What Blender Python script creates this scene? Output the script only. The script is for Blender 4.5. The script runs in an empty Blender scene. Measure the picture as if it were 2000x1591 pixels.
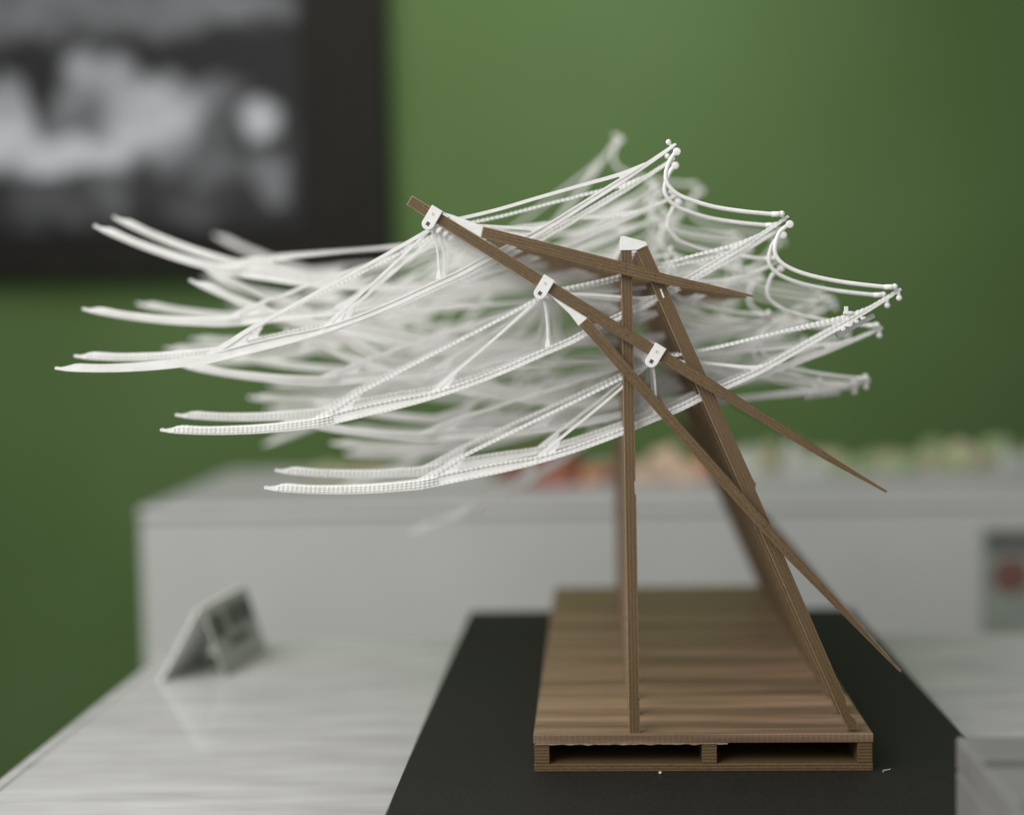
import bpy, bmesh, math, random
from mathutils import Vector, Matrix, noise

random.seed(7)
MM = 0.001
ZC = 0.2415                      # height of the slice-plane origin above the table top (m)
R = math.radians
SC = bpy.context.scene
COL = SC.collection

# ------------------------------------------------------------------ camera
cam_d = bpy.data.cameras.new('camera')
cam = bpy.data.objects.new('camera', cam_d)
COL.objects.link(cam)
rows = [[0.99827, 0.016553, 0.056426], [0.05533, 0.060485, -0.996634], [-0.019911, 0.998032, 0.059465]]
cam.matrix_world = Matrix.Translation((0.0, -0.725, ZC)) @ Matrix(rows).to_4x4()
cam_d.sensor_width = 36.0
cam_d.lens = 52.2
cam_d.clip_start = 0.02
cam_d.clip_end = 30.0
cam_d.dof.use_dof = True
cam_d.dof.focus_distance = 0.7205
cam_d.dof.aperture_fstop = 2.4
cam_d.dof.aperture_blades = 0
SC.camera = cam

# ------------------------------------------------------------------ light
w = bpy.data.worlds.new('World')
SC.world = w
w.use_nodes = True
w.node_tree.nodes['Background'].inputs['Color'].default_value = (1.0, 0.99, 0.975, 1)
w.node_tree.nodes['Background'].inputs['Strength'].default_value = 0.50

def area(name, loc, target, size, power, color=(1, 1, 1), sy=None, spread=180):
    l = bpy.data.lights.new(name, 'AREA')
    l.energy = power
    l.color = color
    l.size = size
    if sy:
        l.shape = 'RECTANGLE'
        l.size_y = sy
    l.spread = R(spread)
    o = bpy.data.objects.new(name, l)
    COL.objects.link(o)
    o.location = loc
    d = Vector(target) - Vector(loc)
    o.rotation_euler = d.to_track_quat('-Z', 'Y').to_euler()
    return o

area('ceiling_lamp', (-0.82, 0.05, 1.62), (0.0, 0.2, 0.2), 0.9, 14.0, (1.0, 0.985, 0.96), 0.7)
area('ceiling_lamp', (-1.0, -1.0, 1.2), (-0.1, 0.1, 0.25), 1.3, 27.0, (1.0, 0.985, 0.96), 0.9)
sp = bpy.data.lights.new('wall_washer', 'SPOT')
sp.energy = 62.0
sp.spot_size = R(56)
sp.spot_blend = 1.0
sp.shadow_soft_size = 0.12
sp.color = (1.0, 0.98, 0.93)
spo = bpy.data.objects.new('wall_washer', sp)
COL.objects.link(spo)
spo.location = (-0.1, 0.35, 1.55)
spo.rotation_euler = (Vector((-0.14, 1.52, 0.42)) - spo.location).to_track_quat('-Z', 'Y').to_euler()

vs = SC.view_settings
vs.view_transform = 'Standard'
vs.look = 'None'
vs.exposure = 0.0
vs.gamma = 1.0
vs.use_curve_mapping = False
SC.cycles.use_denoising = True
SC.cycles.max_bounces = 10
SC.cycles.diffuse_bounces = 5

# ------------------------------------------------------------------ materials
def mat(name, color, rough=0.5, spec=0.5, build=None, **kw):
    m = bpy.data.materials.new(name)
    m.use_nodes = True
    nt = m.node_tree
    b = nt.nodes['Principled BSDF']
    b.inputs['Base Color'].default_value = (*color, 1)
    b.inputs['Roughness'].default_value = rough
    b.inputs['Specular IOR Level'].default_value = spec
    for k, v in kw.items():
        b.inputs[k.replace('_', ' ')].default_value = v
    if build:
        build(nt, b)
    return m

def N(nt, t, **kw):
    n = nt.nodes.new(t)
    for k, v in kw.items():
        if hasattr(n, k):
            setattr(n, k, v)
        else:
            n.inputs[k].default_value = v
    return n

def coords(nt, scale, kind='Object', rot=(0, 0, 0)):
    tc = N(nt, 'ShaderNodeTexCoord')
    mp = N(nt, 'ShaderNodeMapping')
    mp.inputs['Scale'].default_value = scale
    mp.inputs['Rotation'].default_value = rot
    nt.links.new(tc.outputs[kind], mp.inputs['Vector'])
    return mp.outputs['Vector']

def ramp(nt, fac, stops):
    r = N(nt, 'ShaderNodeValToRGB')
    e = r.color_ramp.elements
    while len(e) < len(stops):
        e.new(0.5)
    for el, (p, c) in zip(e, stops):
        el.position = p
        el.color = (*c, 1)
    nt.links.new(fac, r.inputs['Fac'])
    return r.outputs['Color']

def bump(nt, b, h, strength, dist):
    bp = N(nt, 'ShaderNodeBump')
    bp.inputs['Strength'].default_value = strength
    bp.inputs['Distance'].default_value = dist
    nt.links.new(h, bp.inputs['Height'])
    nt.links.new(bp.outputs['Normal'], b.inputs['Normal'])

def mixmul(nt, a, bcol, fac):
    m = N(nt, 'ShaderNodeMix', data_type='RGBA', blend_type='MULTIPLY')
    m.inputs[0].default_value = fac
    nt.links.new(a, m.inputs[6])
    nt.links.new(bcol, m.inputs[7])
    return m.outputs[2]

def white_nodes(nt, b):
    v = coords(nt, (1, 1, 1))
    n = N(nt, 'ShaderNodeTexNoise', Scale=260.0, Detail=3.0)
    nt.links.new(v, n.inputs['Vector'])
    c = ramp(nt, n.outputs['Fac'], [(0.3, (0.75, 0.75, 0.735)), (0.75, (0.82, 0.82, 0.805))])
    vl = coords(nt, (1, 1, 1))
    nl = N(nt, 'ShaderNodeTexNoise', Scale=38.0, Detail=2.0)
    nt.links.new(vl, nl.inputs['Vector'])
    c = mixmul(nt, c, ramp(nt, nl.outputs['Fac'], [(0.35, (0.93, 0.925, 0.90)), (0.65, (1.0, 1.0, 1.0))]), 1.0)
    nt.links.new(c, b.inputs['Base Color'])
    v2 = coords(nt, (0.15, 1, 1))
    n2 = N(nt, 'ShaderNodeTexNoise', Scale=900.0, Detail=2.0)
    nt.links.new(v2, n2.inputs['Vector'])
    bump(nt, b, n2.outputs['Fac'], 0.35, 0.0004)

def filament_nodes(dark, light, line_scale, line_amt):
    def f(nt, b):
        v = coords(nt, (0.06, 1, 1))                  # local x runs along each bar
        n = N(nt, 'ShaderNodeTexNoise', Scale=850.0, Detail=5.0, Roughness=0.7)
        nt.links.new(v, n.inputs['Vector'])
        c1 = ramp(nt, n.outputs['Fac'], [(0.25, dark), (0.8, light)])
        v2 = coords(nt, (1, 1, 1))
        g = N(nt, 'ShaderNodeTexNoise', Scale=1500.0, Detail=2.0)
        nt.links.new(v2, g.inputs['Vector'])
        c2 = ramp(nt, g.outputs['Fac'], [(0.3, (0.62, 0.6, 0.57)), (0.7, (1.15, 1.13, 1.1))])
        wv = N(nt, 'ShaderNodeTexWave', bands_direction='Z', Scale=line_scale, Distortion=0.5, Detail=1.0)
        wv.inputs['Detail Scale'].default_value = 2.0
        nt.links.new(v, wv.inputs['Vector'])
        c3 = ramp(nt, wv.outputs['Fac'], [(0.0, (1 - line_amt,) * 3), (0.55, (1.0,) * 3), (1.0, (1.0 + line_amt,) * 3)])
        c = mixmul(nt, c1, c2, 1.0)
        c = mixmul(nt, c, c3, 1.0)
        nt.links.new(c, b.inputs['Base Color'])
        bump(nt, b, wv.outputs['Fac'], 0.4, 0.0003)
    return f

def deck_nodes(nt, b):
    v = coords(nt, (0.05, 1, 1))
    n = N(nt, 'ShaderNodeTexNoise', Scale=320.0, Detail=5.0, Roughness=0.62)
    nt.links.new(v, n.inputs['Vector'])
    c1 = ramp(nt, n.outputs['Fac'], [(0.25, (0.17, 0.112, 0.07)), (0.55, (0.24, 0.164, 0.106)), (0.8, (0.315, 0.222, 0.15))])
    vb = coords(nt, (0.07, 1, 1))
    nb = N(nt, 'ShaderNodeTexNoise', Scale=46.0, Detail=3.0, Roughness=0.6)
    nt.links.new(vb, nb.inputs['Vector'])
    c1 = mixmul(nt, c1, ramp(nt, nb.outputs['Fac'], [(0.34, (0.55, 0.53, 0.5)), (0.66, (1.4, 1.36, 1.32))]), 1.0)  # plank-like tonal bands painted in place of shadow streaks
    vr = coords(nt, (1, 1, 1), rot=(0, 0, R(52)))
    wv = N(nt, 'ShaderNodeTexWave', bands_direction='X', Scale=190.0, Distortion=0.6)
    nt.links.new(vr, wv.inputs['Vector'])
    c3 = ramp(nt, wv.outputs['Fac'], [(0.0, (0.93,) * 3), (1.0, (1.05,) * 3)])
    c = mixmul(nt, c1, c3, 1.0)
    nt.links.new(c, b.inputs['Base Color'])
    bump(nt, b, wv.outputs['Fac'], 0.25, 0.0003)

def board_nodes(nt, b):
    v = coords(nt, (1, 1, 1))
    n = N(nt, 'ShaderNodeTexNoise', Scale=520.0, Detail=3.0)
    nt.links.new(v, n.inputs['Vector'])
    c = ramp(nt, n.outputs['Fac'], [(0.3, (0.008, 0.008, 0.007)), (0.75, (0.016, 0.0155, 0.013))])
    nt.links.new(c, b.inputs['Base Color'])
    bump(nt, b, n.outputs['Fac'], 0.5, 0.0006)

def table_nodes(nt, b):
    v = coords(nt, (0.18, 1, 1))
    n = N(nt, 'ShaderNodeTexNoise', Scale=60.0, Detail=3.0, Roughness=0.5)
    nt.links.new(v, n.inputs['Vector'])
    c = ramp(nt, n.outputs['Fac'], [(0.3, (0.39, 0.39, 0.383)), (0.7, (0.53, 0.53, 0.522))])
    nt.links.new(c, b.inputs['Base Color'])
    bump(nt, b, n.outputs['Fac'], 0.12, 0.001)

def wall_nodes(nt, b):
    v = coords(nt, (1, 1, 1))
    n = N(nt, 'ShaderNodeTexNoise', Scale=3.0, Detail=2.0)
    nt.links.new(v, n.inputs['Vector'])
    c = ramp(nt, n.outputs['Fac'], [(0.3, (0.058, 0.104, 0.030)), (0.7, (0.068, 0.120, 0.040))])
    nt.links.new(c, b.inputs['Base Color'])

def noisy(c0, c1, sc):
    def f(nt, b):
        v = coords(nt, (1, 1, 1))
        n = N(nt, 'ShaderNodeTexNoise', Scale=sc, Detail=3.0)
        nt.links.new(v, n.inputs['Vector'])
        nt.links.new(ramp(nt, n.outputs['Fac'], [(0.3, c0), (0.7, c1)]), b.inputs['Base Color'])
    return f

WHITE = mat('white_plastic', (0.85, 0.85, 0.84), 0.42, 0.5, white_nodes)
WOOD = mat('brown_filament', (0.13, 0.09, 0.05), 0.5, 0.4, filament_nodes((0.115, 0.074, 0.034), (0.160, 0.106, 0.052), 200.0, 0.04))
WOODL = mat('ridged_brown_filament', (0.13, 0.09, 0.05), 0.5, 0.4, filament_nodes((0.115, 0.074, 0.034), (0.160, 0.106, 0.052), 130.0, 0.1))
EDGE = mat('filament_edge_highlight', (0.3, 0.22, 0.13), 0.5, 0.4, noisy((0.2, 0.14, 0.08), (0.36, 0.265, 0.16), 300.0))  # paler bevel colour paints in the light caught along bar edges
DECK = mat('brown_deck', (0.22, 0.15, 0.11), 0.38, 0.45, deck_nodes)
BLACK = mat('black_board', (0.02, 0.02, 0.018), 0.6, 0.25, board_nodes)
DARK = mat('dark_hole', (0.03, 0.03, 0.028), 0.6)
PIN = mat('pin_dark', (0.02, 0.014, 0.01), 0.6)
TABLE = mat('white_laminate', (0.6, 0.6, 0.59), 0.09, 0.5, table_nodes)
COUNTER = mat('counter_white', (0.55, 0.55, 0.545), 0.4, 0.4, noisy((0.37, 0.37, 0.367), (0.41, 0.41, 0.405), 9.0))
PANEL = mat('counter_panel', (0.40, 0.43, 0.40), 0.5, 0.4, noisy((0.40, 0.41, 0.39), (0.43, 0.44, 0.42), 7.0))
WALL = mat('green_wall', (0.09, 0.16, 0.05), 0.75, 0.2, wall_nodes)
FLOOR = mat('grey_floor', (0.2, 0.2, 0.2), 0.6, 0.3, noisy((0.17, 0.17, 0.165), (0.22, 0.22, 0.215), 12.0))
FRAME = mat('screen_black', (0.022, 0.021, 0.018), 0.7, 0.1, noisy((0.009, 0.0085, 0.007), (0.012, 0.0115, 0.0095), 30.0))
STEEL = mat('steel', (0.42, 0.42, 0.42), 0.3, 0.5, noisy((0.34, 0.34, 0.34), (0.5, 0.5, 0.5), 400.0), Metallic=0.9)
CARD = mat('card_white', (0.72, 0.72, 0.70), 0.6, 0.3, noisy((0.85, 0.85, 0.83), (0.88, 0.88, 0.86), 60.0))
CARDG = mat('card_print', (0.25, 0.29, 0.24), 0.6, 0.3, noisy((0.40, 0.44, 0.38), (0.45, 0.49, 0.43), 40.0))
INK = mat('card_ink', (0.05, 0.055, 0.04), 0.6, 0.3, noisy((0.09, 0.1, 0.08), (0.12, 0.13, 0.11), 80.0))
GREYBOX = mat('box_white_dimmed', (0.5, 0.5, 0.49), 0.5, 0.4, noisy((0.155, 0.155, 0.15), (0.185, 0.185, 0.18), 20.0))  # white plastic greyed to stand in for light falling off to the right

# ------------------------------------------------------------------ mesh helpers (all in millimetres)
def finish(bm, name, m, smooth=False, m2=None):
    bmesh.ops.recalc_face_normals(bm, faces=bm.faces)
    me = bpy.data.meshes.new(name)
    bm.to_mesh(me)
    bm.free()
    me.transform(Matrix.Scale(MM, 4))
    me.materials.append(m)
    if m2:
        me.materials.append(m2)
    if smooth:
        for p in me.polygons:
            p.use_smooth = True
    return me

def put(name, me, parent=None, loc=(0, 0, 0), roty=0.0):
    o = bpy.data.objects.new(name, me)
    COL.objects.link(o)
    o.location = [c * MM for c in loc]
    o.rotation_euler = (0, roty, 0)
    o.parent = parent
    return o

def tag(o, label, cat, group=None, kind=None):
    o['label'] = label
    if cat:
        o['category'] = cat
    if group:
        o['group'] = group
    if kind:
        o['kind'] = kind
    return o

def add_prism(bm, pts, y0, y1, bev=0.0, edge=False):
    f0 = [bm.verts.new((x, y0, z)) for x, z in pts]
    f1 = [bm.verts.new((x, y1, z)) for x, z in pts]
    fs = [bm.faces.new(f0), bm.faces.new(f1[::-1])]
    n = len(pts)
    for i in range(n):
        fs.append(bm.faces.new((f0[i], f1[i], f1[(i + 1) % n], f0[(i + 1) % n])))
    if bev:
        es = set()
        for f in fs[:2]:
            es.update(f.edges)
        res = bmesh.ops.bevel(bm, geom=list(es), offset=bev, segments=2, affect='EDGES', profile=0.5)
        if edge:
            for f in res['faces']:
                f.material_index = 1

def add_box(bm, x0, x1, y0, y1, z0, z1, bev=0.0):
    vs_ = [bm.verts.new(p) for p in ((x0, y0, z0), (x1, y0, z0), (x1, y1, z0), (x0, y1, z0), (x0, y0, z1), (x1, y0, z1), (x1, y1, z1), (x0, y1, z1))]
    fs = [bm.faces.new([vs_[i] for i in q]) for q in ((0, 1, 2, 3), (4, 5, 6, 7), (0, 1, 5, 4), (1, 2, 6, 5), (2, 3, 7, 6), (3, 0, 4, 7))]
    if bev:
        es = set()
        for f in fs:
            es.update(f.edges)
        bmesh.ops.bevel(bm, geom=list(es), offset=bev, segments=2, affect='EDGES', profile=0.5)

def resample(pts, step):
    """Catmull-Rom through (x, z[, extra]) points, about one sample per step mm"""
    out = []
    P = [Vector(p) if len(p) == 3 else Vector((*p, 0)) for p in pts]
    for i in range(len(P) - 1):
        p0 = P[i - 1] if i else P[i] * 2 - P[i + 1]
        p1, p2 = P[i], P[i + 1]
        p3 = P[i + 2] if i + 2 < len(P) else P[i + 1] * 2 - P[i]
        L = (p2 - p1).to_2d().length
        n = max(1, int(round(L / step)))
        for k in range(n):
            t = k / n
            out.append(0.5 * ((2 * p1) + (p2 - p0) * t + (2 * p0 - 5 * p1 + 4 * p2 - p3) * t * t + (3 * p1 - p0 - 3 * p2 + p3) * t ** 3))
    out.append(P[-1])
    return out

def add_tube(bm, pts, y, rad, sides=8, ry=None, cap=True, bead=0.0, period=2.5):
    """tube in the x-z plane at depth y; pts of (x, z, r) or fixed rad; beads swell the radius along it"""
    rings = []
    s = 0.0
    for i, p in enumerate(pts):
        a = pts[max(i - 1, 0)]
        c = pts[min(i + 1, len(pts) - 1)]
        t = Vector((c[0] - a[0], c[1] - a[1])).normalized()
        n = Vector((-t.y, t.x))
        if i:
            s += Vector((p[0] - a[0], p[1] - a[1])).length
        r = p[2] if rad is None else rad
        r = r * (1 + bead * math.sin(2 * math.pi * s / period))
        yy = (ry if ry else r)
        ring = []
        for k in range(sides):
            th = 2 * math.pi * (k + 0.5) / sides
            o = n * (math.cos(th) * r)
            ring.append(bm.verts.new((p[0] + o.x, y + math.sin(th) * yy * (1 + bead * 0.6 * math.sin(2 * math.pi * s / period)), p[1] + o.y)))
        rings.append(ring)
    for a, b in zip(rings, rings[1:]):
        for k in range(sides):
            bm.faces.new((a[k], a[(k + 1) % sides], b[(k + 1) % sides], b[k]))
    if cap:
        bm.faces.new(rings[0][::-1])
        bm.faces.new(rings[-1])

def add_cyl(bm, x, z, y0, y1, r, sides=16, bev=0.0):
    add_prism(bm, [(x + r * math.cos(2 * math.pi * k / sides), z + r * math.sin(2 * math.pi * k / sides)) for k in range(sides)], y0, y1, bev)

def add_ball(bm, x, y, z, r, u=12, v=8):
    bmesh.ops.create_uvsphere(bm, u_segments=u, v_segments=v, radius=r, matrix=Matrix.Translation((x, y, z)))

def arc(cx, cz, r, a0, a1, n):
    return [(cx + r * math.cos(R(a0 + (a1 - a0) * k / n)), cz + r * math.sin(R(a0 + (a1 - a0) * k / n))) for k in range(n + 1)]

def bar_local(axis, step=None):
    """outline of a tapered bar from (x, z, width) stations; returns origin, angle, local outline"""
    (x0, z0, _), (x1, z1, _) = axis[0], axis[-1]
    ang = math.atan2(z1 - z0, x1 - x0)
    ca, sa = math.cos(ang), math.sin(ang)
    loc = [((x - x0) * ca + (z - z0) * sa, -(x - x0) * sa + (z - z0) * ca, wd * 0.25) for x, z, wd in axis]
    top = [(a, b + wd / 2) for a, b, wd in loc]
    bot = [(a, b - wd / 2) for a, b, wd in loc]
    return (x0, z0), ang, top + bot[::-1]

# ------------------------------------------------------------------ the setting
def structure(name, bm, m, label=None):
    o = put(name, finish(bm, name, m))
    o['kind'] = 'structure'
    return o

bm = bmesh.new()
add_box(bm, -2600, 2600, -900, 1560, -770, -750)
structure('floor', bm, FLOOR)
bm = bmesh.new()
add_box(bm, -2600, 2600, 1450, 1560, -750, 2100)
structure('wall', bm, WALL)

# ------------------------------------------------------------------ exhibition table
tbl = tag(put('display_table', None), 'white glossy display table under the black board, grooved along its edge', 'table')
bm = bmesh.new()
add_box(bm, -316.0, 520, -330, 392, -18, 0, 1.2)
put('table_top', finish(bm, 'table_top', TABLE), tbl)
bm = bmesh.new()
add_box(bm, -324.5, -317.2, -330, 392, -18, -0.3, 1.0)
put('edge_strip', finish(bm, 'edge_strip', TABLE), tbl)
leg_bm = bmesh.new()
add_box(leg_bm, -18, 18, -18, 18, -750, -18)
leg = finish(leg_bm, 'leg', COUNTER)
for x, y in ((-290, -300), (490, -300), (-290, 360), (490, 360)):
    put('leg', leg, tbl, (x, y, 0))

# ------------------------------------------------------------------ black board
bm = bmesh.new()
add_box(bm, -99, 191, -96, 403, 0, 17.6, 0.5)
bo = put('presentation_board', finish(bm, 'presentation_board', BLACK))
tag(bo, 'flat matt black board on the white table carrying the brown pallet', 'board')

# ------------------------------------------------------------------ the counter behind
ctr = tag(put('display_counter', None), 'long white counter with pale green-grey front behind the table', 'counter')
CY = 800
bm = bmesh.new()
add_box(bm, -484, 1080, CY, 1190, 38, 51.3, 6)
put('counter_top', finish(bm, 'counter_top', COUNTER), ctr)
bm = bmesh.new()
add_box(bm, -480, 1076, CY + 0.8, 1186, -750, 38)
put('front_panel', finish(bm, 'front_panel', PANEL), ctr)

# ------------------------------------------------------------------ wall screen
scr = tag(put('wall_screen', None), 'black flat screen on the green wall showing grey blurred footage', 'screen')
bm = bmesh.new()
add_box(bm, -1500, -291, 1410, 1449, 241.5 + 72, 241.5 + 760, 4)
put('screen_frame', finish(bm, 'screen_frame', FRAME), scr)

def screen_material():
    m = bpy.data.materials.new('screen_picture')
    m.use_nodes = True
    nt = m.node_tree
    b = nt.nodes['Principled BSDF']
    b.inputs['Base Color'].default_value = (0.008, 0.008, 0.008, 1)
    b.inputs['Roughness'].default_value = 0.6
    b.inputs['Specular IOR Level'].default_value = 0.1
    tc = N(nt, 'ShaderNodeTexCoord')
    wob = N(nt, 'ShaderNodeTexNoise', Scale=14.0, Detail=4.0)
    nt.links.new(tc.outputs['Object'], wob.inputs['Vector'])
    wm = N(nt, 'ShaderNodeVectorMath', operation='MULTIPLY_ADD')
    nt.links.new(wob.outputs['Color'], wm.inputs[0])
    wm.inputs[1].default_value = (0.11, 0.0, 0.11)
    nt.links.new(tc.outputs['Object'], wm.inputs[2])
    # blobs in metres on the screen plane: x, z, rx, rz, grey
    blobs = [(-0.813, 0.495, 0.113, 0.044, 0.34), (-0.707, 0.492, 0.12, 0.04, 0.34), (-0.63, 0.548, 0.082, 0.055, 0.38), (-0.718, 0.598, 0.056, 0.044, 0.26), (-0.863, 0.555, 0.042, 0.066, 0.3), (-0.757, 0.556, 0.045, 0.029, 0.12), (-0.539, 0.575, 0.052, 0.028, 0.1), (-0.467, 0.532, 0.034, 0.029, 0.42), (-0.46, 0.448, 0.041, 0.037, 0.13), (-0.539, 0.462, 0.037, 0.033, 0.07), (-0.698, 0.431, 0.045, 0.037, 0.06), (-0.581, 0.404, 0.041, 0.029, 0.045), (-0.816, 0.417, 0.046, 0.037, 0.04), (-0.763, 0.42, 0.03, 0.03, 0.03), (-0.737, 0.705, 0.312, 0.055, 0.12), (-0.498, 0.69, 0.118, 0.043, 0.08), (-0.548, 0.528, 0.045, 0.044, 0.06), (-0.497, 0.486, 0.148, 0.11, 0.02), (-0.67, 0.469, 0.224, 0.096, 0.02)]
    total = None
    for x, z, rx, rz, g in blobs:
        mp = N(nt, 'ShaderNodeMapping', vector_type='TEXTURE')
        mp.inputs['Location'].default_value = (x + 0.055, 0, z + 0.055)
        mp.inputs['Scale'].default_value = (rx, 1000.0, rz)
        nt.links.new(wm.outputs[0], mp.inputs['Vector'])
        ln = N(nt, 'ShaderNodeVectorMath', operation='LENGTH')
        nt.links.new(mp.outputs[0], ln.inputs[0])
        mr = N(nt, 'ShaderNodeMapRange', interpolation_type='SMOOTHSTEP')
        mr.inputs['From Min'].default_value = 1.25
        mr.inputs['From Max'].default_value = 0.35
        mr.inputs['To Max'].default_value = g
        nt.links.new(ln.outputs['Value'], mr.inputs['Value'])
        if total is None:
            total = mr.outputs[0]
        else:
            a = N(nt, 'ShaderNodeMath', operation='ADD')
            nt.links.new(total, a.inputs[0])
            nt.links.new(mr.outputs[0], a.inputs[1])
            total = a.outputs[0]
    fine = N(nt, 'ShaderNodeTexNoise', Scale=26.0, Detail=4.0)
    nt.links.new(tc.outputs['Object'], fine.inputs['Vector'])
    fr = N(nt, 'ShaderNodeMapRange')
    fr.inputs['To Min'].default_value = 0.5
    fr.inputs['To Max'].default_value = 1.7
    nt.links.new(fine.outputs['Fac'], fr.inputs['Value'])
    mu = N(nt, 'ShaderNodeMath', operation='MULTIPLY')
    nt.links.new(total, mu.inputs[0])
    nt.links.new(fr.outputs[0], mu.inputs[1])
    mn = N(nt, 'ShaderNodeClamp')
    mn.inputs['Min'].default_value = 0.012
    mn.inputs['Max'].default_value = 0.45
    nt.links.new(mu.outputs[0], mn.inputs['Value'])
    b.inputs['Emission Color'].default_value = (0.95, 0.97, 1.0, 1)
    nt.links.new(mn.outputs[0], b.inputs['Emission Strength'])
    return m

bm = bmesh.new()
add_box(bm, -1470, -417, 1406, 1410.5, 241.5 + 137, 241.5 + 735)
put('screen_glass', finish(bm, 'screen_glass', screen_material()), scr)

# ------------------------------------------------------------------ the printed model
model = tag(put('kinetic_model', None, loc=(0, 0, 241.5)), 'printed model of white winged ribs on brown crossed frames over a pallet', 'model')
DZ = -205.4
# pallet
bm = bmesh.new()
add_box(bm, -33.6, 132.6, -2.5, 401, DZ - 4.3, DZ, 0.35)
deck = put('deck', finish(bm, 'deck', DECK), model)
bm = bmesh.new()
add_box(bm, -33.4, 132.4, -2.3, 400.5, DZ - 18.4, DZ - 14.8, 0.3)
put('bottom_board', finish(bm, 'bottom_board', WOOD), model)
for x0, x1 in ((-33.2, -25.8), (49.3, 56.6), (125.0, 132.2)):
    bm = bmesh.new()
    add_box(bm, x0, x1, -2.0, 400, DZ - 14.75, DZ - 4.35, 0.3)
    put('stringer', finish(bm, 'stringer', WOOD), model)
# ragged stringing under the front edge of the deck
bm = bmesh.new()
pts = [(-33, DZ - 4.35)]
x = -33.0
low = []
while x < 62:
    low.append((x, DZ - 4.5 - (0.15 + 0.75 * max(0, noise.noise((x * 0.23, 3, 1)) + 0.25))))
    x += 1.1
add_prism(bm, [(-33, DZ - 4.3)] + low + [(62, DZ - 4.3)], -2.7, -2.35)
put('frayed_edge', finish(bm, 'frayed_edge', mat('frayed_filament', (0.3, 0.23, 0.17), 0.6, 0.3, noisy((0.24, 0.18, 0.13), (0.4, 0.32, 0.25), 500.0))), deck)

# frame bars of one slice
BARS = {
 'main_beam': ([(-88.7, 58.4, 21), (12.8, -7.1, 23), (53.9, -33.0, 22), (75.9, -47.1, 19), (112.0, -70.3, 12), (139.4, -86.8, 5)], -4.2, -0.15, WOOD),
 'short_beam': ([(-53.6, 42.3, 22), (12.8, 23.7, 24), (34.7, 17.5, 20), (59.3, 12.0, 13), (76.8, 8.6, 3.5)], -4.2, -0.15, WOOD),
 'brace_beam': ([(-5.5, -1.8, 22), (16.5, -27.6, 21), (42.6, -58.3, 20), (80.6, -102.9, 21), (93.8, -117.9, 19), (117.1, -143.4, 12), (145.6, -174.4, 4)], -4.25, -0.2, WOODL),
}
bar_mesh = {}
for nm, (axis, y0, y1, m) in BARS.items():
    org, ang, outl = bar_local(axis)
    bm = bmesh.new()
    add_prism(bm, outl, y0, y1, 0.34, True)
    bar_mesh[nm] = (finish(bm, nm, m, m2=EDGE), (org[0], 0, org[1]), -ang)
POST = [(13.2, 33.3), (18.6, 33.2), (18.8, -80.0), (17.8, -80.5), (17.9, -86.5), (19.0, -87.6), (19.0, -187.7), (17.9, -188.2), (18.0, -188.9), (19.2, -189.2), (19.2, -205.5), (13.6, -205.5)]
SLANT = [(20.8, 31.9), (26.3, 34.0), (53.4, -28.8), (75.6, -80.5), (77.2, -82.3), (76.7, -85.6), (78.0, -87.8), (119.5, -188.2), (119.9, -192.0), (122.7, -198.7), (124.9, -199.9), (125.9, -203.9), (120.4, -204.0)]
def along_post(pts, a, b):
    """local frame whose x runs along the post, so that the print lines follow it"""
    ang = math.atan2(b[1] - a[1], b[0] - a[0])
    ca, sa = math.cos(ang), math.sin(ang)
    return [((x - a[0]) * ca + (z - a[1]) * sa, -(x - a[0]) * sa + (z - a[1]) * ca) for x, z in pts], ang
for nm, poly, a, b in (('upright_post', POST, POST[0], POST[-1]), ('slanted_post', SLANT, SLANT[0], SLANT[-1])):
    poly = [(x, max(z, DZ + 0.05) if z < -200 else z) for x, z in poly]
    loc, ang = along_post(poly, a, b)
    bm = bmesh.new()
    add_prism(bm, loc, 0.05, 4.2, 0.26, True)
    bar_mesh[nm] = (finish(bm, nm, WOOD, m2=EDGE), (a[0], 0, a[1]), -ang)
bm = bmesh.new()
add_prism(bm, [(13.2, 38.5), (14.8, 39.0), (25.6, 35.8), (26.4, 34.3), (21.2, 32.0), (13.0, 32.0)], -0.6, 4.9, 0.35)
cap_me = finish(bm, 'post_cap', WHITE)
bm = bmesh.new()
add_prism(bm, [(-73.1, 52.4), (-68.2, 51.0), (-53.0, 45.0), (-54.3, 39.7), (-65.5, 46.8)], -3.9, 1.0, 0.25)
fit_a = finish(bm, 'wedge_joint', WHITE)
bm = bmesh.new()
add_prism(bm, [(-21.7, 11.3), (-2.7, -0.7), (-7.8, -4.0), (-11.9, 2.1)], -3.9, 1.0, 0.25)
fit_b = finish(bm, 'wedge_joint', WHITE)
# clamp around the main beam: rounded plate with a lid over the beam
PIV = [(-79.7, 46.7), (-26.1, 12.1), (27.1, -21.8)]
TILT = math.atan2(BARS['main_beam'][0][0][1] - BARS['main_beam'][0][1][1], BARS['main_beam'][0][1][0] - BARS['main_beam'][0][0][0])
bm = bmesh.new()
add_prism(bm, arc(0, 0, 3.0, 180, 360, 14) + [(3.0, 8.9), (-3.0, 8.9)], -5.9, -4.35, 0.3)
add_box(bm, -2.95, 2.95, -4.4, 1.3, 7.45, 8.8, 0.25)
add_box(bm, -2.95, 2.95, 0.0, 1.3, 1.5, 7.4, 0.2)
add_cyl(bm, 0, 0, -4.3, 8.0, 2.3, 16, 0.2)
clamp_me = finish(bm, 'clamp', WHITE)
bm = bmesh.new()  # flat plates stand in for the shade inside the clamp's holes
add_box(bm, -0.9, 0.9, -5.96, -5.86, -0.95, 0.95)
hole_me = finish(bm, 'socket', mat('socket_shade', (0.07, 0.07, 0.065), 0.5, 0.4, noisy((0.05, 0.05, 0.045), (0.10, 0.10, 0.095), 900.0)))
bm = bmesh.new()
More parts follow.
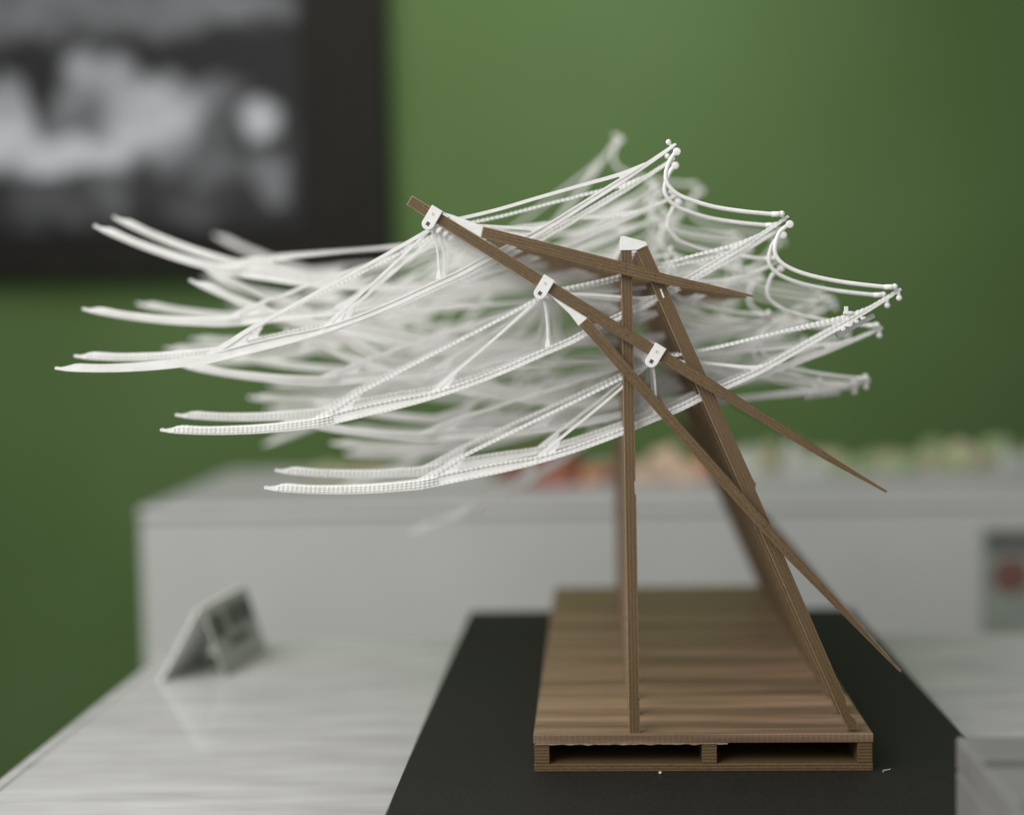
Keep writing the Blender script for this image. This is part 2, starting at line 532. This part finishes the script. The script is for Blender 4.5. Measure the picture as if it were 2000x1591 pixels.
add_box(bm, -0.72, 0.62, -5.93, -5.85, -0.6, 0.6)
hole2_me = finish(bm, 'slot', mat('slot_shade', (0.24, 0.24, 0.235), 0.5, 0.4, noisy((0.21, 0.21, 0.205), (0.27, 0.27, 0.265), 900.0)))
bm = bmesh.new()
add_box(bm, -0.3, 0.5, -6.05, -5.9, -0.42, 0.42, 0.05)
peg_me = finish(bm, 'peg', WHITE)
bm = bmesh.new()
add_cyl(bm, 0, 0, -4.35, -4.15, 0.36, 10)
pin_me = finish(bm, 'pin', PIN)
bm = bmesh.new()
add_prism(bm, [(31.8, 13.0), (32.6, 13.2), (34.1, 9.0), (33.4, 8.6)], -0.02, 0.2)  # added white chip stands in for white seen through an open slit
slit_me = finish(bm, 'slit_patch', WHITE)
PINS = [('short_beam', [(15.8, 23.4), (29.6, 19.6)]), ('main_beam', [(15.8, -9.1), (51.2, -31.9)]), ('brace_beam', [(16.0, -27.3), (80.6, -102.8)])]

# ---- wing (pivot at origin, lying as the front top wing does)
P0 = PIV[0]
def rel(pts):
    return [(p[0] - P0[0], p[1] - P0[1], *[q * 0.25 for q in p[2:]]) for p in pts]
RIB = rel([(-271.4, -20.7, 2.5), (-269.3, -21.1, 5), (-265.2, -21.8, 11), (-261.3, -22.1, 16), (-249.4, -22.6, 16), (-236.5, -22.6, 17), (-220.2, -22.0, 18), (-203.9, -20.6, 19), (-191.0, -19.1, 21), (-171.7, -14.9, 23), (-154.2, -10.9, 22), (-141.3, -7.6, 18), (-131.1, -4.6, 15), (-115.2, 0.7, 14), (-96.1, 8.1, 14), (-77.0, 16.4, 14), (-64.8, 21.6, 14), (-51.9, 28.3, 14), (-31.7, 37.8, 14), (-21.4, 43.3, 13), (-1.8, 55.1, 12), (13.4, 64.1, 12), (23.4, 70.5, 9), (35.8, 78.8, 7), (41.0, 82.8, 5)])
ROD_OL = rel([(-195.8, -16.5, 6), (-182.2, -8.9, 6.5), (-171.8, -2.5, 5.5), (-151.1, 8.2, 4.6), (-127.9, 20.0, 4.2), (-103.5, 32.5, 4.2), (-80.8, 44.6, 4.6)])
ROD_IL = rel([(-138.0, -5.9, 5), (-130.9, 0.5, 5), (-123.7, 7.1, 3.6), (-103.7, 24.0, 3.2), (-81.1, 44.1, 3.6)])
ROD_IR = rel([(-18.9, 45.7, 5), (-29.3, 44.2, 4.2), (-44.3, 45.3, 3.4), (-58.0, 46.3, 3.4), (-77.8, 46.6, 4)])
ROD_OR = rel([(26.2, 74.1, 4.5), (13.5, 69.5, 4.6), (-6.6, 64.4, 4), (-26.6, 59.2, 4), (-49.1, 53.3, 4), (-78.3, 47.3, 4.4)])
STRUT = rel([(-78.6, 45.1, 4.2), (-77.5, 38.8, 2.8), (-76.7, 30.1, 2.6), (-76.5, 24.4, 3.4), (-76.6, 20.4, 7)])
WEBS = [rel(q) for q in ([(-194.8, -16.2), (-172.3, -3.0), (-171.6, -4.8), (-173.5, -7.3), (-173.8, -8.8), (-172.0, -9.6), (-172.6, -12.8), (-185.0, -15.9)],
        [(-137.7, -6.2), (-124.2, 6.4), (-123.2, 5.3), (-125.9, 0.6), (-126.2, -1.1), (-123.9, -1.7), (-124.9, -2.9)],
        [(-19.4, 44.7), (-31.8, 44.7), (-32.1, 43.5), (-29.9, 42.7), (-29.4, 41.5), (-31.9, 39.8), (-30.9, 38.3)],
        [(26.1, 73.4), (12.3, 69.8), (12.3, 68.8), (13.5, 67.8), (13.7, 66.6), (12.2, 65.1), (13.7, 64.4)])]

def wing_meshes(bead):
    sfx = 'beaded' if bead else 'plain'
    out = {}
    step = 0.7 if bead else 3.0
    st = resample(RIB, step)
    bm = bmesh.new()
    # web: thin strip between the bottom line and the top line
    top = []
    for i, p in enumerate(st):
        a, c = st[max(i - 1, 0)], st[min(i + 1, len(st) - 1)]
        t = Vector((c[0] - a[0], c[1] - a[1])).normalized()
        n = Vector((-t.y, t.x))
        h = max(p[2], 0.6)
        top.append((p[0] + n.x * h, p[1] + n.y * h))
    sub = list(range(0, len(st), 4 if bead else 1))
    if sub[-1] != len(st) - 1:
        sub.append(len(st) - 1)
    q = []
    for i in sub:
        b, t = st[i], top[i]
        th = 0.75 + 0.95 * min(1, max(0, (-100 - b[0]) / 14))
        q.append([bm.verts.new((b[0], -th, b[1])), bm.verts.new((b[0], th, b[1])), bm.verts.new((t[0], th, t[1])), bm.verts.new((t[0], -th, t[1]))])
    for a, b in zip(q, q[1:]):
        for k in range(4):
            bm.faces.new((a[k], a[(k + 1) % 4], b[(k + 1) % 4], b[k]))
    bm.faces.new(q[0][::-1])
    bm.faces.new(q[-1])
    bd = 0.32 if bead else 0.0
    lowline = [(p[0], p[1] + 0.7) for p in st]
    add_tube(bm, lowline, 0, 0.74, 4, ry=2.3, bead=bd * 0.5)
    n_top = len(top)
    upline = [(p[0], p[1] - 0.45) for p in top]
    add_tube(bm, upline, 0, 0.62, 4, ry=2.0, bead=bd)
    if bead:                                           # a third row of stitches along the broad blade
        for fr in (0.3, 0.56, 0.8):
            mid = [(b[0] * (1 - fr) + t[0] * fr, b[1] * (1 - fr) + t[1] * fr) for b, t in zip(st, top) if -186 < b[0] < -104]
            add_tube(bm, mid, -1.72, 0.42, 6, ry=0.42, bead=0.55, period=2.3)
    for wb in WEBS:
        add_prism(bm, wb, -0.7, 0.7)
    out['rib'] = finish(bm, 'rib_' + sfx, WHITE)
    for nm, pts, k in (('stay', ROD_OL, 1), ('stay', ROD_IL, 0), ('stay', ROD_IR, 0), ('stay', ROD_OR, 1), ('strut', STRUT, 0)):
        bm = bmesh.new()
        s2 = resample(pts, 0.7 if (bead and k) else 4.0)
        s2 = [(p[0], p[1], p[2] * (1.0 if bead and k else 1.15)) for p in s2]
        add_tube(bm, s2, 0, None, 4, bead=bd * 0.75 if k else 0.0)
        out.setdefault(nm, []).append(finish(bm, nm + '_' + sfx, WHITE))
    bm = bmesh.new()
    add_cyl(bm, 0, 0, -2.2, 2.2, 2.7, 16, 0.3)
    out['hub'] = finish(bm, 'hub_' + sfx, WHITE)
    bm = bmesh.new()
    for (x, z), r in zip(rel([(37.5, 84.5)]), (1.35,)):
        add_ball(bm, x, -0.6, z, r)
    a, b = rel([(37.5, 84.5), (40.0, 81.1)])
    add_tube(bm, [a, b], -0.2, 0.7, 8)
    out['joint_ball'] = finish(bm, 'joint_ball_' + sfx, WHITE, True)
    return out
WM = {False: wing_meshes(False), True: wing_meshes(True)}

# links between the right-hand wing tips of neighbouring rows
LINK = [[(41.0, 79.4), (38.7, 76.5), (36.5, 71.9), (35.7, 67.5), (36.8, 63.8), (40.0, 60.0), (45.4, 56.9), (57.8, 52.7), (72.0, 50.0), (85.5, 48.6), (89.4, 48.7)],
        [(93.3, 43.3), (90.8, 39.9), (88.8, 35.5), (88.0, 30.9), (89.0, 27.4), (92.1, 23.9), (98.9, 20.3), (108.7, 17.2), (123.3, 14.2), (137.2, 12.4), (141.1, 12.5)]]
tip0 = RIB[-1]
ROW = [0.0, 0.8, 2.0]            # each lower row lies a little flatter
JOINT, DISC = rel([(37.5, 84.5), (41.0, 79.4)])
def spun(p, a):
    c, s_ = math.cos(R(a)), math.sin(R(a))
    return (p[0] * c + p[1] * s_, -p[0] * s_ + p[1] * c)
def link_mesh(pts, i):
    d0 = spun(DISC, ROW[i])
    d1 = spun(JOINT, ROW[i + 1])
    e0 = (PIV[i][0] + d0[0], PIV[i][1] + d0[1])
    e1 = (PIV[i + 1][0] + d1[0], PIV[i + 1][1] + d1[1])
    pts = [e0] + list(pts[1:-2]) + [(e1[0] - 4.0, e1[1] - 0.1), e1]
    base = PIV[i]
    bm = bmesh.new()
    q = [(x - base[0], z - base[1]) for x, z in pts]
    add_tube(bm, resample(q, 2.2), 0, 1.05, 10, ry=0.9)
    add_cyl(bm, q[0][0] + 0.3, q[0][1], -0.9, 0.9, 1.9, 16, 0.35)
    add_ball(bm, q[-1][0], 0, q[-1][1], 1.5)
    a = Vector(q[-2]); b = Vector(q[-1])
    add_tube(bm, [(a.x - 1, a.y), (a.x + 2, a.y), (b.x, b.y)], 0, 1.35, 8)
    return finish(bm, 'link_rod', WHITE, True), q[0]
LINKS = [link_mesh(p, i) for i, p in enumerate(LINK)]

def steel_strip():
    bm = bmesh.new()
    a, b = [(p[0] - PIV[2][0], p[1] - PIV[2][1]) for p in [(118.0, -11.4), (135.6, -1.8)]]
    add_tube(bm, [a, b], 0, 1.5, 4, ry=5.0)
    d = (Vector(b) - Vector(a)).normalized()
    n = Vector((-d.y, d.x))
    me = finish(bm, 'counterweight', STEEL)
    bm = bmesh.new()
    for t, h, s in ((4, 1.4, 1.0), (7.5, 1.6, 1.3), (11.5, 1.5, 0.9), (15, 1.3, 1.1)):
        c = Vector(a) + d * t + n * h
        add_box(bm, c.x - s, c.x + s, -2.5, 1.5, c.y - 0.7, c.y + 0.7, 0.2)
    c = Vector(a) + d * 11.5 + n * 5.0
    add_box(bm, c.x - 4.4, c.x - 0.2, -1.2, 1.2, c.y + 0.6, c.y + 2.0, 0.2)
    add_box(bm, c.x - 4.0, c.x - 2.2, -1.0, 1.0, c.y + 1.8, c.y + 4.3, 0.2)
    me2 = finish(bm, 'clip', WHITE)
    return me, me2
STRIP = steel_strip()
bm = bmesh.new()
for x, z in rel([(40.2, 79.1)]):
    add_ball(bm, x, -1.2, z, 1.5)
    add_tube(bm, [(x - 0.4, z + 3.6), (x, z)], -0.9, 0.9, 8)
PEGBALL = finish(bm, 'joint_ball_end', WHITE, True)

ANG = [19.3, 17.7, 10.4, -3.0, -5.0, 9.3, 17.6, 20.5, 16.2, 40.5, 3.6, -5.7, 9.1]
PITCH = 33.0
WY = 9.6
for k, a in enumerate(ANG):
    y = k * PITCH
    for nm, (me, (x, _, z), ry) in bar_mesh.items():
        o = put(nm, me, model, (x, y, z), ry)
        if k < 2:
            for bn, pp in PINS:
                if bn == nm:
                    for px, pz in pp:
                        d = Vector((px - x, pz - z))
                        c_, s_ = math.cos(ry), math.sin(ry)
                        # world offset -> local frame of the bar
                        put('pin', pin_me, o, (d.x * c_ - d.y * s_, 0, d.x * s_ + d.y * c_))
    if k < 2:
        put('slit_patch', slit_me, model, (0, y, 0))
    put('post_cap', cap_me, model, (0, y, 0))
    put('wedge_joint', fit_a, model, (0, y, 0))
    put('wedge_joint', fit_b, model, (0, y, 0))
    for r in range(3):
        px, pz = PIV[r]
        cl = put('clamp', clamp_me, model, (px, y, pz), TILT)
        if k < 3:
            put('socket', hole_me, cl)
            put('slot', hole2_me, cl, (0, 0, 5.3))
            put('peg', peg_me, cl, (0, 0, 5.3))
        th = R(ANG[0] - a + ROW[r])
        wm = WM[not (k == 0 and r == 0)]
        rib = put('wing', wm['rib'], model, (px, y + WY, pz), th)
        for me in wm['stay']:
            put('stay', me, rib)
        put('strut', wm['strut'][0], rib)
        put('hub', wm['hub'], rib)
        put('joint_ball', wm['joint_ball'], rib)
        if r == 2:
            put('joint_ball', PEGBALL, rib)
        if r == 2 and k in (0, 3, 5):
            cw = put('counterweight', STRIP[0], rib, (0, -1.0, 0))
            cw.rotation_euler.y = -R(ROW[2])
            cp = put('clip', STRIP[1], rib, (0, -1.0, 0))
            cp.rotation_euler.y = -R(ROW[2])
        if r < 2:
            # the link follows the wing tip without turning
            me, q0 = LINKS[r]
            th0 = R(ROW[r])
            v = Vector((tip0[0], 0, tip0[1]))
            now = Matrix.Rotation(th, 3, 'Y') @ v
            ref = Matrix.Rotation(th0, 3, 'Y') @ v
            d = now - ref
            put('link_rod', me, model, (px + d.x, y + WY - 3.6, pz + d.z))

# ------------------------------------------------------------------ folded card on the table
tent = tag(put('folded_card', None), 'small folded white card with grey-green printed side standing on the table', 'card')
A0, A1 = Vector((-300, 256)), Vector((-257, 268))        # front feet, left and right (x, y)
B1 = Vector((-246, 351))
off = B1 - A1
RID = Vector((-271, 262))
H = 49.0
def panel(foot, out, thick=1.1, lean=0.0):
    bm = bmesh.new()
    f0, f1 = foot, foot + off
    r0, r1 = RID + Vector((lean, 0)), RID + off * 0.96 + Vector((lean, 0))
    q = [(f0.x, f0.y, 0.1), (f1.x, f1.y, 0.1), (r1.x, r1.y, H * 1.02), (r0.x, r0.y, H)]
    n = (Vector(q[1]) - Vector(q[0])).cross(Vector(q[3]) - Vector(q[0])).normalized() * thick * out
    v0 = [bm.verts.new(p) for p in q]
    v1 = [bm.verts.new(Vector(p) + n) for p in q]
    bm.faces.new(v0)
    bm.faces.new(v1[::-1])
    for i in range(4):
        bm.faces.new((v0[i], v0[(i + 1) % 4], v1[(i + 1) % 4], v1[i]))
    return bm, [Vector(p) for p in q], n
bm, q, n = panel(A0, 1, lean=-2.5)
put('card_panel', finish(bm, 'card_panel', CARD), tent)
bm, q, n = panel(A1, -1, lean=1.5)
cp = put('card_panel', finish(bm, 'card_panel', CARDG), tent)
cp['label'] = 'grey-green printed side of the card'
nn = -n.normalized() if n.x < 0 else n.normalized()
def ink(u0, u1, v0, v1):
    bm = bmesh.new()
    def at(u, v):
        return (q[0].lerp(q[1], u)).lerp(q[3].lerp(q[2], u), v) + nn * 1.45
    bm.faces.new([bm.verts.new(at(u, v)) for u, v in ((u0, v0), (u1, v0), (u1, v1), (u0, v1))])
    put('print', finish(bm, 'print', INK), cp)
for i in range(2):
    ink(0.06 + 0.0, 0.30, 0.52, 0.84)
    break
ink(0.42, 0.62, 0.56, 0.86)
ink(0.68, 0.92, 0.56, 0.86)
ink(0.30, 0.75, 0.34, 0.44)

# ------------------------------------------------------------------ white slotted box, right foreground
bx = tag(put('slotted_box', None), 'white box with dark crosswise slots in its top, bottom right corner', 'box')
x0, x1, yb, yf, zt = 147.0, 300.0, -108.0, -212.0, 65.0
bm = bmesh.new()
add_box(bm, x0, x1, yf, yb, 0, zt - 14, 1.5)
put('body', finish(bm, 'body', GREYBOX), bx)
ys = [yb, -139, -149, -190, -201, yf]
for i in range(0, 6, 2):
    bm = bmesh.new()
    add_box(bm, x0, x1, ys[i + 1], ys[i], zt - 13.9, zt, 1.5)
    put('slat', finish(bm, 'slat', GREYBOX), bx)
bm = bmesh.new()
add_box(bm, x0 + 0.3, x0 + 3.0, yf + 1, yb - 1, zt - 13.9, zt - 0.4, 0.6)
put('rim', finish(bm, 'rim', GREYBOX), bx)

# ------------------------------------------------------------------ poster on the counter front
pos = tag(put('poster', None, loc=(390.2, CY - 0.2, -90.5)), 'grey-green poster with dark heading and red round mark on the counter front', 'poster')
PW, PH = 118.0, 110.7
bm = bmesh.new()
add_box(bm, 0, PW, -1.2, 0, 0, PH)
put('sheet', finish(bm, 'sheet', mat('poster_green', (0.2, 0.23, 0.2), 0.6, 0.3, noisy((0.17, 0.20, 0.165), (0.25, 0.28, 0.24), 25.0))), pos)
bm = bmesh.new()
add_box(bm, 4, PW - 4, -1.7, -1.25, PH * 0.76, PH * 0.96)
put('heading', finish(bm, 'heading', mat('poster_dark', (0.09, 0.09, 0.085), 0.6, 0.3, noisy((0.08, 0.08, 0.075), (0.11, 0.11, 0.105), 40.0))), pos)
bm = bmesh.new()
add_cyl(bm, 29, PH * 0.55, -1.7, -1.25, 19, 24)
put('round_mark', finish(bm, 'round_mark', mat('poster_red', (0.2, 0.08, 0.06), 0.6, 0.3, noisy((0.12, 0.06, 0.05), (0.15, 0.075, 0.06), 60.0))), pos)

# ------------------------------------------------------------------ landscape model on the counter
land = tag(put('landscape_model', None, loc=(0, 0, 51.3)), 'blurred relief model with orange, brown and pale yellow mounds on the counter', 'model')
bm = bmesh.new()
add_box(bm, -270, 760, 905, 1170, 0.2, 4, 1)
put('base_sheet', finish(bm, 'base_sheet', COUNTER), land)
def mound(x, y, rx, ry, h, col, seed):
    bm = bmesh.new()
    bmesh.ops.create_icosphere(bm, subdivisions=3, radius=1.0)
    for v in bm.verts:
        d = 1 + 0.35 * noise.noise(v.co * 1.7 + Vector((seed * 3.1, 0, 0))) + 0.15 * noise.noise(v.co * 4.3 + Vector((0, seed, 0)))
        v.co = Vector((v.co.x * rx * d, v.co.y * ry * d, max(v.co.z, 0) * h * d))
    c2 = tuple(min(1, c * 1.35) for c in col)
    m = mat('mound_colour', col, 0.8, 0.2, noisy(col, c2, 60.0))
    put('mound', finish(bm, 'mound', m, True), land, (x, y, 4.1))
mound(-49.6, 943.0, 34.5, 30.7, 23.0, (0.2,0.075,0.05), 0)
mound(-69.7, 1027.0, 66.5, 49.9, 29.0, (0.13, 0.05, 0.03), 1)
mound(-5.6, 950.2, 16.8, 20.1, 17.1, (0.34, 0.17, 0.09), 2)
mound(13.1, 981.2, 23.4, 24.1, 15.4, (0.2,0.075,0.05), 3)
mound(26.7, 998.7, 14.2, 18.5, 18.9, (0.34, 0.17, 0.09), 4)
mound(46.3, 954.2, 14.8, 18.9, 20.4, (0.36, 0.27, 0.20), 5)
mound(60.5, 965.8, 18.1, 20.9, 17.7, (0.36, 0.27, 0.20), 6)
mound(81.1, 1003.5, 23.2, 23.9, 32.3, (0.36, 0.27, 0.20), 7)
mound(92.0, 974.4, 21.8, 23.1, 24.8, (0.36, 0.27, 0.20), 8)
mound(103.9, 953.9, 15.2, 19.1, 19.3, (0.36, 0.27, 0.20), 9)
mound(122.0, 969.6, 18.3, 21.0, 27.7, (0.34, 0.17, 0.09), 10)
mound(-326.4, 1057.0, 27.6, 26.6, 11.1, (0.29, 0.28, 0.18), 11)
mound(-298.2, 1057.0, 20.2, 22.1, 11.1, (0.29, 0.28, 0.18), 12)
mound(-270.0, 1057.0, 22.2, 23.3, 11.1, (0.36, 0.27, 0.20), 13)
mound(156.5, 1072.9, 16.2, 19.7, 19.5, (0.34,0.35,0.31), 14)
mound(176.8, 1044.9, 16.5, 19.9, 28.6, (0.34,0.35,0.31), 15)
mound(196.4, 1049.7, 15.4, 19.3, 18.7, (0.29, 0.28, 0.18), 16)
mound(209.0, 1084.3, 13.6, 18.2, 31.7, (0.29, 0.28, 0.18), 17)
mound(235.1, 1059.0, 16.2, 19.7, 31.3, (0.34,0.35,0.31), 18)
mound(257.7, 1096.7, 23.9, 24.3, 18.5, (0.29, 0.28, 0.18), 19)
mound(257.5, 1027.7, 20.0, 22.0, 15.2, (0.28,0.31,0.28), 20)
mound(278.6, 1071.6, 23.1, 23.8, 19.6, (0.29, 0.28, 0.18), 21)
mound(294.3, 1031.3, 24.3, 24.6, 14.3, (0.19, 0.24, 0.13), 22)
mound(315.5, 1072.4, 14.4, 18.7, 13.2, (0.19, 0.24, 0.13), 23)
mound(336.0, 1077.8, 23.9, 24.3, 18.3, (0.19, 0.24, 0.13), 24)
mound(348.7, 1059.9, 18.3, 21.0, 22.0, (0.29, 0.28, 0.18), 25)
mound(360.6, 1029.9, 23.2, 23.9, 21.8, (0.19, 0.24, 0.13), 26)
mound(379.5, 1038.1, 22.5, 23.5, 20.3, (0.29, 0.28, 0.18), 27)
mound(408.7, 1102.1, 20.4, 22.3, 32.6, (0.19, 0.24, 0.13), 28)
mound(417.8, 1034.2, 21.7, 23.0, 12.9, (0.19, 0.24, 0.13), 29)
mound(433.6, 1050.1, 24.4, 24.6, 30.4, (0.29, 0.28, 0.18), 30)
mound(461.1, 1078.1, 16.7, 20.0, 20.8, (0.29, 0.28, 0.18), 31)
mound(485.5, 1094.0, 25.3, 25.2, 31.7, (0.19, 0.24, 0.13), 32)
mound(482.6, 1037.0, 14.7, 18.8, 19.8, (0.28,0.31,0.28), 33)
mound(515.3, 1063.2, 13.2, 17.9, 15.6, (0.34,0.35,0.31), 34)
mound(537.2, 1098.9, 18.0, 20.8, 28.6, (0.29, 0.28, 0.18), 35)

# ------------------------------------------------------------------ specks of lint on the black board
LINT = mat('lint', (0.6, 0.6, 0.58), 0.8, 0.2, noisy((0.5, 0.5, 0.48), (0.65, 0.65, 0.63), 900.0))
bm = bmesh.new()
add_ball(bm, 0, 0, 0.7, 0.65, 8, 6)
for v in bm.verts:
    v.co.x *= 1.3
tag(put('plastic_crumb', finish(bm, 'plastic_crumb', LINT, True), None, (28.5, -6.5, 17.6)), 'tiny white crumb on the black board below the pallet front', 'crumb')
bm = bmesh.new()
add_tube(bm, [(0, 0.3), (0.3, 1.6), (0.7, 1.3), (3.6, 1.9)], 0, 0.16, 5)
tag(put('lint_thread', finish(bm, 'lint_thread', LINT), None, (136.5, -5.5, 17.6)), 'tiny pale thread on the black board beside the pallet corner', 'thread')
